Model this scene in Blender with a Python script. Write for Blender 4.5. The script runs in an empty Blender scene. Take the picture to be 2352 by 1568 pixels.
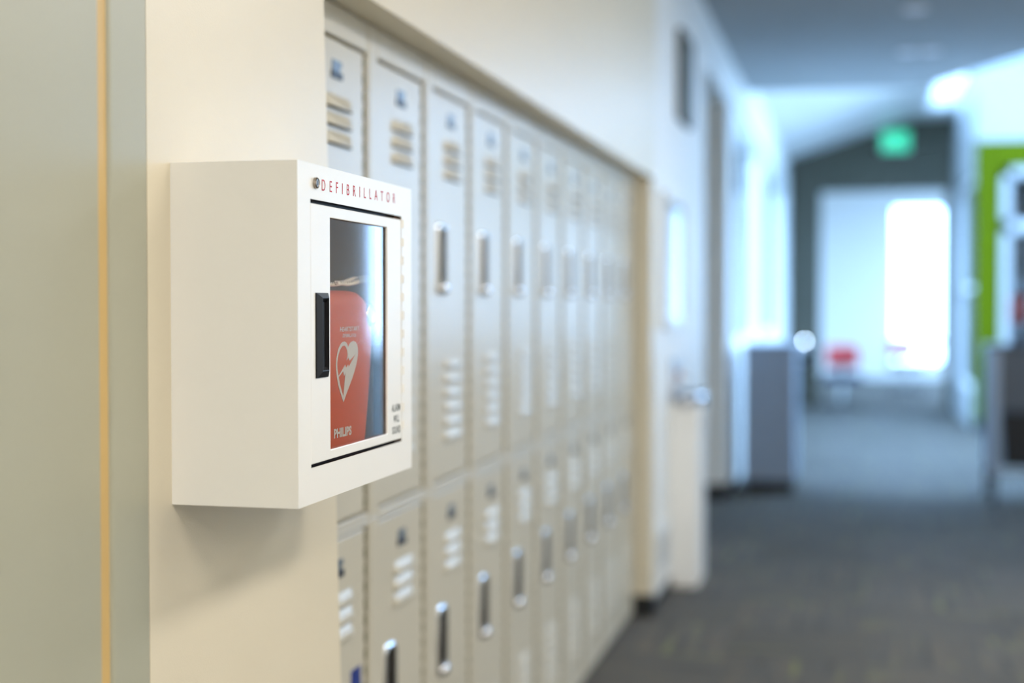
import bpy, bmesh, math, random
from mathutils import Vector, Matrix

random.seed(7)
S = bpy.context.scene
COL = S.collection
PI = math.pi

# ------------------------------------------------------------------ camera
F = 3267.0                      # focal length in pixels of the 2352 x 1568 frame (50 mm lens)
VPX, VPY = 1960.0, 700.0        # where the hallway lines meet
PSI = math.atan((VPX - 1176.0) / F)
PITCH = math.atan((784.0 - VPY) / F)
EYE = 1.262
cam_d = bpy.data.cameras.new('camera')
cam_d.sensor_width = 36.0
cam_d.lens = 36.0 * F / 2352.0
cam_d.clip_start = 0.05
cam_d.clip_end = 400
cam_d.dof.use_dof = True
cam_d.dof.focus_distance = 1.80
cam_d.dof.aperture_fstop = 1.6
cam = bpy.data.objects.new('camera', cam_d)
COL.objects.link(cam)
cam.location = (0, 0, EYE)
cam.rotation_euler = (PI / 2 - PITCH, 0, PSI)
S.camera = cam

# ------------------------------------------------------------------ view, world and daylight
S.view_settings.view_transform = 'Standard'
S.view_settings.look = 'None'
S.view_settings.gamma = 1.0
S.view_settings.use_curve_mapping = False
S.view_settings.exposure = 0.02
w = bpy.data.worlds.new('sky')
S.world = w
w.use_nodes = True
bg = w.node_tree.nodes['Background']
bg.inputs['Color'].default_value = (0.38, 0.63, 1.0, 1)
bg.inputs['Strength'].default_value = 15.0
S.cycles.max_bounces = 7
S.cycles.diffuse_bounces = 4
S.cycles.glossy_bounces = 3
S.cycles.adaptive_threshold = 0.10
S.cycles.sample_clamp_indirect = 8.0


def area(name, loc, rot, sx, sy, power=0.0, col=(1, 1, 1), portal=False):
    d = bpy.data.lights.new(name, 'AREA')
    d.shape = 'RECTANGLE'
    d.size, d.size_y = sx, sy
    d.energy = power
    d.color = col
    if portal:
        d.cycles.is_portal = True
    o = bpy.data.objects.new(name, d)
    o.location = loc
    o.rotation_euler = rot
    COL.objects.link(o)
    return o


# sampling portals sit in the window openings: they guide the sky's own light and add none
area('window_light', (2.32, 12.4, 2.1), (0, PI / 2, 0), 2.4, 4.8, portal=True)
area('window_light', (-0.93, 13.35, 1.80), (0, -PI / 2, 0), 1.7, 7.6, portal=True)
area('window_light', (1.05, 25.2, 1.6), (-PI / 2, 0, 0), 0.9, 2.7, portal=True)
area('window_light', (1.44, 14.3, 3.66), (0, 0, 0), 1.3, 5.8, portal=True)
area('window_light', (3.05, 22.4, 1.75), (0, PI / 2, 0), 2.1, 5.6, portal=True)
area('window_light', (1.30, 16.5, 1.5), (0, PI / 2, 0), 2.3, 2.5, portal=True)


# ------------------------------------------------------------------ materials
def mat(name, col, rough=0.5, metal=0.0, spec=0.5, bump=0.0, bscale=200.0, vary=0.0, vscale=6.0, emit=None, estr=0.0, coat=0.0):
    m = bpy.data.materials.new(name)
    m.use_nodes = True
    nt = m.node_tree
    p = nt.nodes['Principled BSDF']
    p.inputs['Base Color'].default_value = (*col, 1)
    p.inputs['Roughness'].default_value = rough
    p.inputs['Metallic'].default_value = metal
    p.inputs['Specular IOR Level'].default_value = spec
    if coat:
        p.inputs['Coat Weight'].default_value = coat
        p.inputs['Coat Roughness'].default_value = 0.08
    tc = nt.nodes.new('ShaderNodeTexCoord')
    if bump:
        n = nt.nodes.new('ShaderNodeTexNoise')
        n.inputs['Scale'].default_value = bscale
        n.inputs['Detail'].default_value = 3
        b = nt.nodes.new('ShaderNodeBump')
        b.inputs['Strength'].default_value = bump
        b.inputs['Distance'].default_value = 0.002
        nt.links.new(tc.outputs['Object'], n.inputs['Vector'])
        nt.links.new(n.outputs['Fac'], b.inputs['Height'])
        nt.links.new(b.outputs['Normal'], p.inputs['Normal'])
    if vary:
        n = nt.nodes.new('ShaderNodeTexNoise')
        n.inputs['Scale'].default_value = vscale
        n.inputs['Detail'].default_value = 4
        r = nt.nodes.new('ShaderNodeMapRange')
        r.inputs['To Min'].default_value = 1 - vary
        r.inputs['To Max'].default_value = 1 + vary
        mx = nt.nodes.new('ShaderNodeVectorMath')
        mx.operation = 'SCALE'
        mx.inputs[0].default_value = col
        nt.links.new(tc.outputs['Object'], n.inputs['Vector'])
        nt.links.new(n.outputs['Fac'], r.inputs['Value'])
        nt.links.new(r.outputs['Result'], mx.inputs['Scale'])
        nt.links.new(mx.outputs['Vector'], p.inputs['Base Color'])
    if emit:
        p.inputs['Emission Color'].default_value = (*emit, 1)
        p.inputs['Emission Strength'].default_value = estr
    return m


def glass_mat(name, tint=(1, 1, 1), ior=1.5, boost=0.0):
    m = bpy.data.materials.new(name)
    m.use_nodes = True
    nt = m.node_tree
    nt.nodes.remove(nt.nodes['Principled BSDF'])
    out = nt.nodes['Material Output']
    t = nt.nodes.new('ShaderNodeBsdfTransparent')
    t.inputs['Color'].default_value = (*tint, 1)
    g = nt.nodes.new('ShaderNodeBsdfGlossy')
    g.inputs['Roughness'].default_value = 0.045
    fr = nt.nodes.new('ShaderNodeFresnel')
    fr.inputs['IOR'].default_value = ior
    geo = nt.nodes.new('ShaderNodeNewGeometry')
    ri = nt.nodes.new('ShaderNodeMapRange')      # the pane's back face keeps the same reflectance as its front
    ri.inputs['To Min'].default_value = ior
    ri.inputs['To Max'].default_value = 1.0 / ior
    nt.links.new(geo.outputs['Backfacing'], ri.inputs['Value'])
    nt.links.new(ri.outputs['Result'], fr.inputs['IOR'])
    mx = nt.nodes.new('ShaderNodeMixShader')
    nt.links.new(fr.outputs['Fac'], mx.inputs['Fac'])
    nt.links.new(t.outputs['BSDF'], mx.inputs[1])
    nt.links.new(g.outputs['BSDF'], mx.inputs[2])
    nt.links.new(mx.outputs['Shader'], out.inputs['Surface'])
    return m


M = {
    'cream': mat('cream_wall_paint', (0.76, 0.695, 0.55), 0.33, bump=0.10, bscale=420, vary=0.015),
    'white': mat('white_wall_paint', (0.80, 0.80, 0.77), 0.5, bump=0.08, bscale=300, vary=0.015),
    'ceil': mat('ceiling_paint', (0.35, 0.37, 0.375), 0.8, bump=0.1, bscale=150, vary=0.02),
    'olive': mat('dark_olive_paint', (0.088, 0.086, 0.062), 0.6, vary=0.04),
    'green': mat('lime_green_paint', (0.075, 0.105, 0.0005), 0.8, spec=0.08, vary=0.03),
    'doorgrey': mat('sage_grey_door_paint', (0.41, 0.415, 0.33), 0.38, bump=0.06, bscale=350, vary=0.02),
    'brown': mat('brown_reflection_panel', (0.46, 0.25, 0.09), 0.5, vary=0.1),
    'tan': mat('tan_rebate_paint', (0.62, 0.43, 0.17), 0.45, vary=0.03),
    'black': mat('black_rubber_base', (0.008, 0.010, 0.012), 0.5, vary=0.1),
    'locker': mat('beige_locker_enamel', (0.565, 0.54, 0.455), 0.28, bump=0.03, bscale=500, vary=0.01, spec=0.28),
    'hinge': mat('olive_hinge_enamel', (0.22, 0.21, 0.13), 0.4, vary=0.03),
    'slot_shade': mat('dark_slot_shade', (0.05, 0.05, 0.04), 0.9, vary=0.05),
    'chrome': mat('polished_chrome', (0.82, 0.83, 0.85), 0.16, metal=1.0, vary=0.02),
    'cup': mat('dark_steel_cup', (0.07, 0.065, 0.06), 0.35, metal=0.5, vary=0.05),
    'plate': mat('blue_grey_number_plate', (0.16, 0.21, 0.27), 0.35, metal=0.4, vary=0.05),
    'plate_dark': mat('dark_plate_band', (0.012, 0.018, 0.032), 0.4, vary=0.1),
    'blue': mat('blue_sticker', (0.008, 0.03, 0.22), 0.4, vary=0.05),
    'cab': mat('white_cabinet_enamel', (0.88, 0.88, 0.86), 0.32, bump=0.02, bscale=500, vary=0.006),
    'cabin': mat('cabinet_inside_liner', (0.66, 0.50, 0.30), 0.6, vary=0.03),
    'plastic': mat('black_plastic', (0.004, 0.004, 0.005), 0.38, spec=0.3, vary=0.1),
    'redtext': mat('red_print', (0.55, 0.015, 0.025), 0.5, vary=0.02),
    'blacktext': mat('dark_green_print', (0.006, 0.028, 0.018), 0.5, vary=0.02),
    'red': mat('red_case_fabric', (0.78, 0.115, 0.026), 0.55, bump=0.25, bscale=900, vary=0.04, vscale=30),
    'whiteprint': mat('white_print', (0.82, 0.80, 0.76), 0.5, vary=0.01),
    'rope': mat('pale_cord', (0.88, 0.78, 0.66), 0.8, vary=0.05),
    'tag': mat('grey_plastic_tag', (0.42, 0.42, 0.40), 0.35, vary=0.04),
    'steel': mat('brushed_steel', (0.62, 0.64, 0.68), 0.28, metal=1.0, vary=0.03),
    'lockbrass': mat('worn_nickel', (0.34, 0.30, 0.26), 0.25, metal=1.0, vary=0.1, vscale=200),
    'greycab': mat('grey_laminate', (0.25, 0.31, 0.40), 0.45, vary=0.03),
    'frame': mat('white_window_frame', (0.74, 0.76, 0.76), 0.4, vary=0.01),
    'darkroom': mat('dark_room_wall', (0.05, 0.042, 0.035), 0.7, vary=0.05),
    'cartgrey': mat('cart_grey_panel', (0.10, 0.12, 0.15), 0.5, vary=0.03),
    'cartlight': mat('cart_pale_steel', (0.36, 0.45, 0.58), 0.35, metal=0.3, vary=0.03),
    'cartblack': mat('cart_black_bin', (0.012, 0.013, 0.016), 0.5, vary=0.08),
    'redbag': mat('red_bag_fabric', (0.30, 0.045, 0.03), 0.7, vary=0.08),
    'chairred': mat('red_chair_plastic', (0.50, 0.05, 0.05), 0.4, vary=0.04),
    'chairblue': mat('dark_blue_seat', (0.012, 0.02, 0.07), 0.5, vary=0.06),
    'orange': mat('orange_button', (0.55, 0.22, 0.08), 0.4, vary=0.04),
    'grass': mat('paving', (0.42, 0.42, 0.41), 0.9, vary=0.3, vscale=2),
    'leaf': mat('hedge_leaves', (0.10, 0.19, 0.035), 0.7, vary=0.35, vscale=3),
    'lens': mat('downlight_lens', (0.7, 0.75, 0.85), 0.4, emit=(0.7, 0.8, 1.0), estr=0.25),
    'panelglow': mat('light_panel_diffuser', (0.9, 0.9, 0.88), 0.5, emit=(1.0, 0.80, 0.55), estr=3.0),
    'exitglow': mat('exit_sign_face', (0.02, 0.35, 0.2), 0.4, emit=(0.01, 0.70, 0.34), estr=0.9),
    'exitword': mat('exit_sign_letters', (0.4, 0.9, 0.7), 0.4, emit=(0.08, 0.9, 0.5), estr=0.9),
    'glint': mat('glint_glow', (0.7, 0.8, 1.0), 0.4, emit=(0.6, 0.8, 1.0), estr=60.0),
    'glass': glass_mat('clear_glass', (0.92, 0.95, 0.97), 1.5),
    'doorglass': glass_mat('cabinet_glass', (0.93, 0.93, 0.92), 1.55),
}


def carpet(name):
    m = bpy.data.materials.new(name)
    m.use_nodes = True
    nt = m.node_tree
    N, L = nt.nodes, nt.links
    p = N['Principled BSDF']
    p.inputs['Roughness'].default_value = 0.9
    p.inputs['Specular IOR Level'].default_value = 0.25
    tc = N.new('ShaderNodeTexCoord')
    mp = N.new('ShaderNodeMapping')
    mp.inputs['Scale'].default_value = (26.0, 1.3, 1.0)
    oi = N.new('ShaderNodeObjectInfo')
    L.new(tc.outputs['Object'], mp.inputs['Vector'])
    cx = N.new('ShaderNodeCombineXYZ')
    sc = N.new('ShaderNodeMath'); sc.operation = 'MULTIPLY'; sc.inputs[1].default_value = 57.0
    L.new(oi.outputs['Random'], sc.inputs[0])
    L.new(sc.outputs[0], cx.inputs['X'])
    L.new(cx.outputs[0], mp.inputs['Location'])
    n = N.new('ShaderNodeTexNoise'); n.inputs['Scale'].default_value = 1.0; n.inputs['Detail'].default_value = 2
    L.new(mp.outputs[0], n.inputs['Vector'])
    r = N.new('ShaderNodeValToRGB')
    r.color_ramp.interpolation = 'LINEAR'
    e = r.color_ramp.elements
    e[0].position, e[0].color = 0.36, (0.0654, 0.0636, 0.0602, 1)
    e[1].position, e[1].color = 0.68, (0.1720, 0.1806, 0.0860, 1)
    for pos, c in ((0.43, (0.1075, 0.1032, 0.0946, 1)), (0.50, (0.0860, 0.0843, 0.0800, 1)), (0.56, (0.1376, 0.1187, 0.0929, 1)), (0.61, (0.1101, 0.1066, 0.0972, 1))):
        k = e.new(pos); k.color = c
    L.new(n.outputs['Fac'], r.inputs['Fac'])
    v = N.new('ShaderNodeMapRange'); v.inputs['To Min'].default_value = 0.88; v.inputs['To Max'].default_value = 1.12
    L.new(oi.outputs['Random'], v.inputs['Value'])
    ms = N.new('ShaderNodeVectorMath'); ms.operation = 'SCALE'
    L.new(r.outputs['Color'], ms.inputs[0]); L.new(v.outputs[0], ms.inputs['Scale'])
    L.new(ms.outputs[0], p.inputs['Base Color'])
    f = N.new('ShaderNodeTexNoise'); f.inputs['Scale'].default_value = 350.0
    b = N.new('ShaderNodeBump'); b.inputs['Strength'].default_value = 0.5; b.inputs['Distance'].default_value = 0.004
    L.new(tc.outputs['Object'], f.inputs['Vector']); L.new(f.outputs['Fac'], b.inputs['Height']); L.new(b.outputs['Normal'], p.inputs['Normal'])
    return m


M['carpet'] = carpet('striped_carpet')


# ------------------------------------------------------------------ helpers
def bbox(bm, x0, x1, y0, y1, z0, z1, mi=0):
    v = [bm.verts.new(c) for c in ((x0, y0, z0), (x1, y0, z0), (x1, y1, z0), (x0, y1, z0), (x0, y0, z1), (x1, y0, z1), (x1, y1, z1), (x0, y1, z1))]
    for f in ((3, 2, 1, 0), (4, 5, 6, 7), (0, 1, 5, 4), (1, 2, 6, 5), (2, 3, 7, 6), (3, 0, 4, 7)):
        q = bm.faces.new([v[i] for i in f])
        q.material_index = mi
    return v


def boxes(*bs):
    bm = bmesh.new()
    for b in bs:
        bbox(bm, *b)
    return bm


def finish(name, bm, mats, parent=None, smooth=False, bevel=0.0, seg=2, loc=None):
    me = bpy.data.meshes.new(name)
    bmesh.ops.recalc_face_normals(bm, faces=bm.faces)
    bm.to_mesh(me)
    bm.free()
    for m in (mats if isinstance(mats, (list, tuple)) else [mats]):
        me.materials.append(M[m])
    if smooth:
        for p in me.polygons:
            p.use_smooth = True
    o = bpy.data.objects.new(name, me)
    COL.objects.link(o)
    if parent:
        o.parent = parent
    if loc:
        o.location = loc
    if bevel:
        b = o.modifiers.new('bevel', 'BEVEL')
        b.width = bevel
        b.segments = seg
        b.limit_method = 'ANGLE'
        b.angle_limit = math.radians(40)
    return o


def struct(name, bm, m, label=None, parent=None, **k):
    o = finish(name, bm, m, parent, **k)
    if not parent:
        o['kind'] = 'structure'
        if label:
            o['label'] = label
    return o


def tag(o, label, cat, group=None):
    o['label'] = label
    o['category'] = cat
    if group:
        o['group'] = group
    return o


def thing(name, loc, label, cat, group=None, rz=0.0):
    o = bpy.data.objects.new(name, None)
    o.empty_display_size = 0.1
    o.location = loc
    o.rotation_euler = (0, 0, rz)
    COL.objects.link(o)
    return tag(o, label, cat, group)


def tube(bm, pts, r, seg=10, closed=False, mi=0, cap=True):
    pts = [Vector(p) for p in pts]
    rs = r if isinstance(r, (list, tuple)) else [r] * len(pts)
    rings = []
    n = len(pts)
    up = None
    for i, p in enumerate(pts):
        if closed:
            t = pts[(i + 1) % n] - pts[i - 1]
        else:
            t = pts[min(i + 1, n - 1)] - pts[max(i - 1, 0)]
        t.normalize()
        if up is None:
            up = Vector((0, 0, 1)) if abs(t.z) < 0.9 else Vector((1, 0, 0))
        a = t.cross(up).normalized()
        b = a.cross(t).normalized()
        up = b
        rings.append([bm.verts.new(p + (a * math.cos(2 * PI * k / seg) + b * math.sin(2 * PI * k / seg)) * rs[i]) for k in range(seg)])
    m = n if closed else n - 1
    for i in range(m):
        A, B = rings[i], rings[(i + 1) % n]
        for k in range(seg):
            q = bm.faces.new((A[k], A[(k + 1) % seg], B[(k + 1) % seg], B[k]))
            q.material_index = mi
    if cap and not closed:
        bm.faces.new(rings[0][::-1]).material_index = mi
        bm.faces.new(rings[-1]).material_index = mi
    return rings


def loft(bm, rings, cap0=True, cap1=True, mi=0):
    vs = [[bm.verts.new(p) for p in r] for r in rings]
    n = len(vs[0])
    for A, B in zip(vs, vs[1:]):
        for k in range(n):
            bm.faces.new((A[k], A[(k + 1) % n], B[(k + 1) % n], B[k])).material_index = mi
    if cap0:
        bm.faces.new(vs[0][::-1]).material_index = mi
    if cap1:
        bm.faces.new(vs[-1]).material_index = mi


def disc_ring(cx, r, y, z, n=24, ry=None):
    return [(cx, y + (ry or r) * math.cos(2 * PI * k / n), z + r * math.sin(2 * PI * k / n)) for k in range(n)]


def lathe(bm, prof, cx, cy, n=24, mi=0):
    loft(bm, [[(cx + r * math.cos(2 * PI * k / n), cy + r * math.sin(2 * PI * k / n), z) for k in range(n)] for r, z in prof], mi=mi)


def on_plane(px, py, a):
    """measured photo point on a plane x = -a, as (y, z)"""
    D = F * a / math.cos(PSI) / (VPX - px)
    return ((D - a * math.sin(PSI)) / math.cos(PSI), EYE + (VPY - py) * D / F)


def poly_obj(name, outers, X, m, parent, thick=0.0004):
    """flat print on a plane x = X: list of closed (y, z) splines, holes by even-odd fill"""
    cu = bpy.data.curves.new(name, 'CURVE')
    cu.dimensions = '2D'
    cu.fill_mode = 'BOTH'
    cu.extrude = thick / 2
    for pts in outers:
        s = cu.splines.new('POLY')
        s.points.add(len(pts) - 1)
        for q, (y, z) in zip(s.points, pts):
            q.co = (y, z, 0, 1)
        s.use_cyclic_u = True
    o = bpy.data.objects.new(name, cu)
    COL.objects.link(o)
    me = bpy.data.meshes.new_from_object(o.evaluated_get(bpy.context.evaluated_depsgraph_get()))
    bpy.data.objects.remove(o)
    bpy.data.curves.remove(cu)
    for v in me.vertices:
        y, z, x = v.co
        v.co = (X + x, y, z)
    me.materials.clear()
    me.materials.append(M[m])
    me.name = name
    o = bpy.data.objects.new(name, me)
    COL.objects.link(o)
    o.parent = parent
    return o


def lettering(txt, X, y0, y1, z0, z1, m, parent, spacing=1.0, bold=0.0, slant=0.0, skew_z=0.0, name='lettering', flip=False):
    cu = bpy.data.curves.new('t', 'FONT')
    cu.body = txt
    cu.space_character = spacing
    cu.offset = bold
    cu.shear = slant
    cu.resolution_u = 4
    o = bpy.data.objects.new('t', cu)
    COL.objects.link(o)
    me = bpy.data.meshes.new_from_object(o.evaluated_get(bpy.context.evaluated_depsgraph_get()))
    bpy.data.objects.remove(o)
    bpy.data.curves.remove(cu)
    xs = [v.co.x for v in me.vertices]
    ys = [v.co.y for v in me.vertices]
    ax, bx, ay, by = min(xs), max(xs), min(ys), max(ys)
    for v in me.vertices:
        u = (v.co.x - ax) / (bx - ax)
        t = (v.co.y - ay) / (by - ay)
        if flip:      # on a plane facing the camera along -y
            v.co = (y0 + u * (y1 - y0), X, z0 + t * (z1 - z0))
        else:
            v.co = (X, y0 + u * (y1 - y0), z0 + t * (z1 - z0) + skew_z * (u - 0.5))
    me.materials.clear()
    me.materials.append(M[m])
    me.name = name
    o = bpy.data.objects.new(name, me)
    COL.objects.link(o)
    o.parent = parent
    return o


def frame_boxes(x0, x1, a, b, c, d, p, q, r, s, flat=False):
    """picture frame a..b x c..d with an opening p..q x r..s"""
    bm = bmesh.new()
    ys, zs = [a, p, q, b], [c, r, s, d]
    vs = {}
    for X in (x0, x1):
        for i in range(4):
            for j in range(4):
                vs[X, i, j] = bm.verts.new((ys[i], zs[j], X) if flat else (X, ys[i], zs[j]))
    for i in range(3):
        for j in range(3):
            if i == 1 and j == 1:
                continue
            for X in (x0, x1):
                bm.faces.new((vs[X, i, j], vs[X, i + 1, j], vs[X, i + 1, j + 1], vs[X, i, j + 1]))
    def wall(p0, p1):
        bm.faces.new((vs[(x0,) + p0], vs[(x0,) + p1], vs[(x1,) + p1], vs[(x1,) + p0]))
    for k in range(3):
        wall((k, 0), (k + 1, 0)); wall((k, 3), (k + 1, 3)); wall((0, k), (0, k + 1)); wall((3, k), (3, k + 1))
    wall((1, 1), (2, 1)); wall((1, 2), (2, 2)); wall((1, 1), (1, 2)); wall((2, 1), (2, 2))
    return bm


def copy_tree(o, parent=None):
    c = o.copy()
    COL.objects.link(c)
    c.parent = parent
    for ch in list(o.children):
        copy_tree(ch, c)
    return c


# ------------------------------------------------------------------ the setting
AW = 0.791          # wall plane (x = -AW)
AL = 0.860          # locker fronts
CEIL = 2.885
SK0, SK1 = 11.4, 17.2  # skylight
Y_DOOR = 1.497      # door frame meets the cream wall
Y_END = 5.705       # far end of the locker recess
SOFFIT = 1.775
Y_OPEN0, Y_OPEN1 = 7.78, 9.26

# near pier: its corner towards the recess is a little out of plumb
bm = bmesh.new()
ya, za = on_plane(750, 185, AW)
yb, zb = on_plane(776, 1360, AW)
edge = lambda z: ya + (yb - ya) * (z - za) / (zb - za)
v = []
for z in (0.0, CEIL):
    v.append([bm.verts.new(c) for c in ((-1.42, Y_DOOR, z), (-AW, Y_DOOR, z), (-AW, edge(z), z), (-0.856, edge(z), z), (-0.8565, min(2.105, edge(z)), z), (-1.42, min(2.105, edge(z)), z))])
for k in range(6):
    bm.faces.new((v[0][k], v[0][(k + 1) % 6], v[1][(k + 1) % 6], v[1][k]))
bm.faces.new(v[0][::-1]); bm.faces.new(v[1])
loft(bm, [[(-1.42, edge(z), z), (-AW, edge(z), z), (-AW, Y_END, z), (-1.42, Y_END, z)] for z in (SOFFIT, CEIL)])   # above the lockers
bbox(bm, -1.42, -AW, Y_END, Y_END + 0.10, 0, CEIL)            # end pier of the recess
bbox(bm, -1.42, -1.36, 2.0, Y_END, 0, SOFFIT)                 # back of the recess
bbox(bm, -0.97, -AW, -3.1, 0.35, 0, CEIL)                     # behind the camera
bbox(bm, -0.97, -AW, 0.35, Y_DOOR, 2.25, CEIL)                # over the near door
struct('wall_left', bm, 'cream', 'cream painted corridor wall with a long locker recess')

struct('wall_left_mid', boxes((-1.42, -AW, Y_END + 0.10, Y_OPEN0, 0, CEIL)), 'white', 'white wall between the lockers and the side passage')
# far stretch of the left wall: header over the side passage, then tall windows
WY = [(9.75, 12.95), (13.15, 17.1)]
bm = boxes((-0.97, -AW, Y_OPEN0, Y_OPEN1, 2.56, CEIL), (-0.97, -AW, Y_OPEN1, 18.0, 0, 0.95), (-0.97, -AW, Y_OPEN1, 18.0, 2.65, 3.75),
           (-0.97, -AW, Y_OPEN1, WY[0][0], 0.95, 2.65), (-0.97, -AW, WY[0][1], WY[1][0], 0.95, 2.65), (-0.97, -AW, WY[1][1], 18.0, 0.95, 2.65))
struct('wall_left_far', bm, 'white', 'pale far corridor wall with tall daylight windows')
struct('trim_1', boxes((-0.97, -AW + 0.006, Y_OPEN1 - 0.006, 9.58, 0, 0.10)), 'black', 'black cove base around the far wall end')
for i, (a, b) in enumerate(WY):
    fr = struct('window_%d' % (i + 1), boxes((-0.93, -0.83, a, a + 0.05, 0.95, 2.65), (-0.93, -0.83, b - 0.05, b, 0.95, 2.65), (-0.93, -0.83, a, b, 0.95, 1.0), (-0.93, -0.83, a, b, 2.6, 2.65)),
                'frame', 'tall white framed window in the far corridor wall')
    finish('pane', boxes((-0.884, -0.878, a + 0.05, b - 0.05, 1.0, 2.6)), 'glass', fr)

# side passage seen through the gap
bm = boxes((-4.1, -4.0, Y_OPEN0 - 0.1, Y_OPEN1 + 0.1, 0, CEIL), (-4.0, -1.42, Y_OPEN0 - 0.1, Y_OPEN0, 0, CEIL), (-4.0, -0.97, Y_OPEN1, Y_OPEN1 + 0.1, 0, CEIL))
struct('wall_passage', bm, 'cream', 'cream walls of the side passage')

# floor slab and carpet tiles
fl = struct('floor', boxes((-4.1, 3.2, -3.1, 25.4, -0.12, -0.006)), 'carpet', 'brown and grey striped carpet tile floor')
tm = None
T = 0.5
for i in range(-2, 6):
    for j in range(6, 36):
        x, y = i * T + 0.05, j * T + 0.12
        if x > 0.145 * y + 0.6 or x + T < -0.80 and not (Y_OPEN0 - 0.3 < y < Y_OPEN1):
            continue
        if tm is None:
            bm = boxes((-T / 2 + 0.0008, T / 2 - 0.0008, -T / 2 + 0.0008, T / 2 - 0.0008, -0.007, 0.0))
            o = finish('carpet_tile', bm, 'carpet', fl)
            tm = o.data
        else:
            o = bpy.data.objects.new('carpet_tile', tm)
            COL.objects.link(o)
            o.parent = fl
        o.location = (x + T / 2, y + T / 2, 0)
        o.rotation_euler = (0, 0, PI / 2 * ((i + j) % 2))

# ceilings: the near flat one ends on a slanting edge, a higher folded one follows
bm = bmesh.new()
lo = [(-4.1, -3.1), (2.3, -3.1), (2.3, 8.6), (1.12, 9.7), (0.5, 11.1), (-0.97, 11.0), (-0.97, 9.36), (-4.1, 9.36)]
loft(bm, [[(x, y, CEIL) for x, y in lo], [(x, y, CEIL + 0.12) for x, y in lo]])
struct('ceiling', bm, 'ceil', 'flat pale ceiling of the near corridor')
bm = bmesh.new()
hp = [(-0.97, 3.03), (-AW, 3.05), (0.48, 3.46), (0.7, 3.52), (0.78, 3.52)]
loft(bm, [[(x, y, z) for x, z in hp] + [(x, y, z + 0.1) for x, z in hp[::-1]] for y in (8.5, 18.1)])
bbox(bm, 0.78, 2.1, 8.5, SK0, 3.52, 3.62)
bbox(bm, 0.78, 2.1, SK1, 18.1, 3.52, 3.62)
bbox(bm, 2.1, 3.2, 8.5, 18.1, 3.52, 3.62)
struct('ceiling_far', bm, 'white', 'higher folded white ceiling at the far end')
sk = struct('window_5', frame_boxes(3.56, 3.60, 0.78, 2.1, SK0, SK1, 0.82, 2.06, SK0 + 0.04, SK1 - 0.04, flat=True), 'frame', 'skylight in the far folded ceiling')
finish('pane', boxes((0.82, 2.06, SK0 + 0.04, SK1 - 0.04, 3.575, 3.581)), 'glass', sk)
struct('ceiling_edge', boxes((-4.1, 3.2, 8.4, 8.5, 3.0, 3.75)), 'ceil', 'bulkhead above the near ceiling')

# right side: windows out of frame, lime green wall, glazed strip beyond
bm = boxes((2.2, 2.35, -3.1, 9.95, 0, 3.75), (2.2, 2.35, 14.8, 15.0, 0, 3.75), (2.2, 2.35, 9.95, 14.8, 0, 0.9), (2.2, 2.35, 9.95, 14.8, 3.3, 3.75))
for yy in (12.4,):
    bbox(bm, 2.2, 2.35, yy - 0.04, yy + 0.04, 0.9, 3.3)
struct('wall_right', bm, 'white', 'white corridor wall with wide windows')
struct('reflection_panel', boxes((2.17, 2.2, 8.75, 9.93, 0, 2.88)), 'brown', 'unseen brown panel added to darken the reflection in the cabinet glass')  # unseen panel added so the cabinet glass reflects brown
struct('wall_back', boxes((-0.97, 2.35, -3.2, -3.1, 0, CEIL)), 'white', 'white wall closing the corridor')
GY = 14.86
DX0, DX1, DZ = 1.42, 2.4, 2.62
bm = boxes((1.18, DX0, GY, GY + 0.16, 0, 2.89), (DX0, DX1, GY, GY + 0.16, DZ, 2.89), (DX1, 3.2, GY, GY + 0.16, 0, 2.89))
struct('wall_green', bm, 'green', 'lime green painted wall around a white framed glazed door')
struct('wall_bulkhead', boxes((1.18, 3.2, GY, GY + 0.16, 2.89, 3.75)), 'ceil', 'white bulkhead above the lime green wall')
struct('baseboard_green', boxes((1.17, DX0, GY - 0.012, GY, 0, 0.10)), 'black', 'dark base strip below the lime green wall')
dr = struct('door_3', boxes((DX0, DX0 + 0.09, GY - 0.02, GY + 0.1, 0, DZ), (DX1 - 0.09, DX1, GY - 0.02, GY + 0.1, 0, DZ), (DX0, DX1, GY - 0.02, GY + 0.1, DZ - 0.09, DZ), (DX0, DX1, GY - 0.02, GY + 0.1, 1.98, 2.10),
                            (DX0, DX1, GY - 0.02, GY + 0.1, 0, 0.15)), 'ceil', 'white framed glazed door with transom in the green wall')
finish('pane', boxes((DX0 + 0.09, DX1 - 0.09, GY + 0.03, GY + 0.036, 0.15, 1.98)), 'glass', dr)
finish('pane', boxes((DX0 + 0.09, DX1 - 0.09, GY + 0.03, GY + 0.036, 2.10, DZ - 0.09)), 'glass', dr)
struct('wall_room', boxes((1.36, 1.40, GY + 0.16, 15.75, 0, 3.5), (1.36, 3.2, 15.75, 15.85, 0, 3.5), (3.1, 3.2, GY + 0.16, 15.75, 0, 3.5), (1.4, 3.1, GY + 0.16, 15.75, 2.9, 3.0)), 'darkroom', 'dark walls of the room behind the glazed door')
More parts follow.
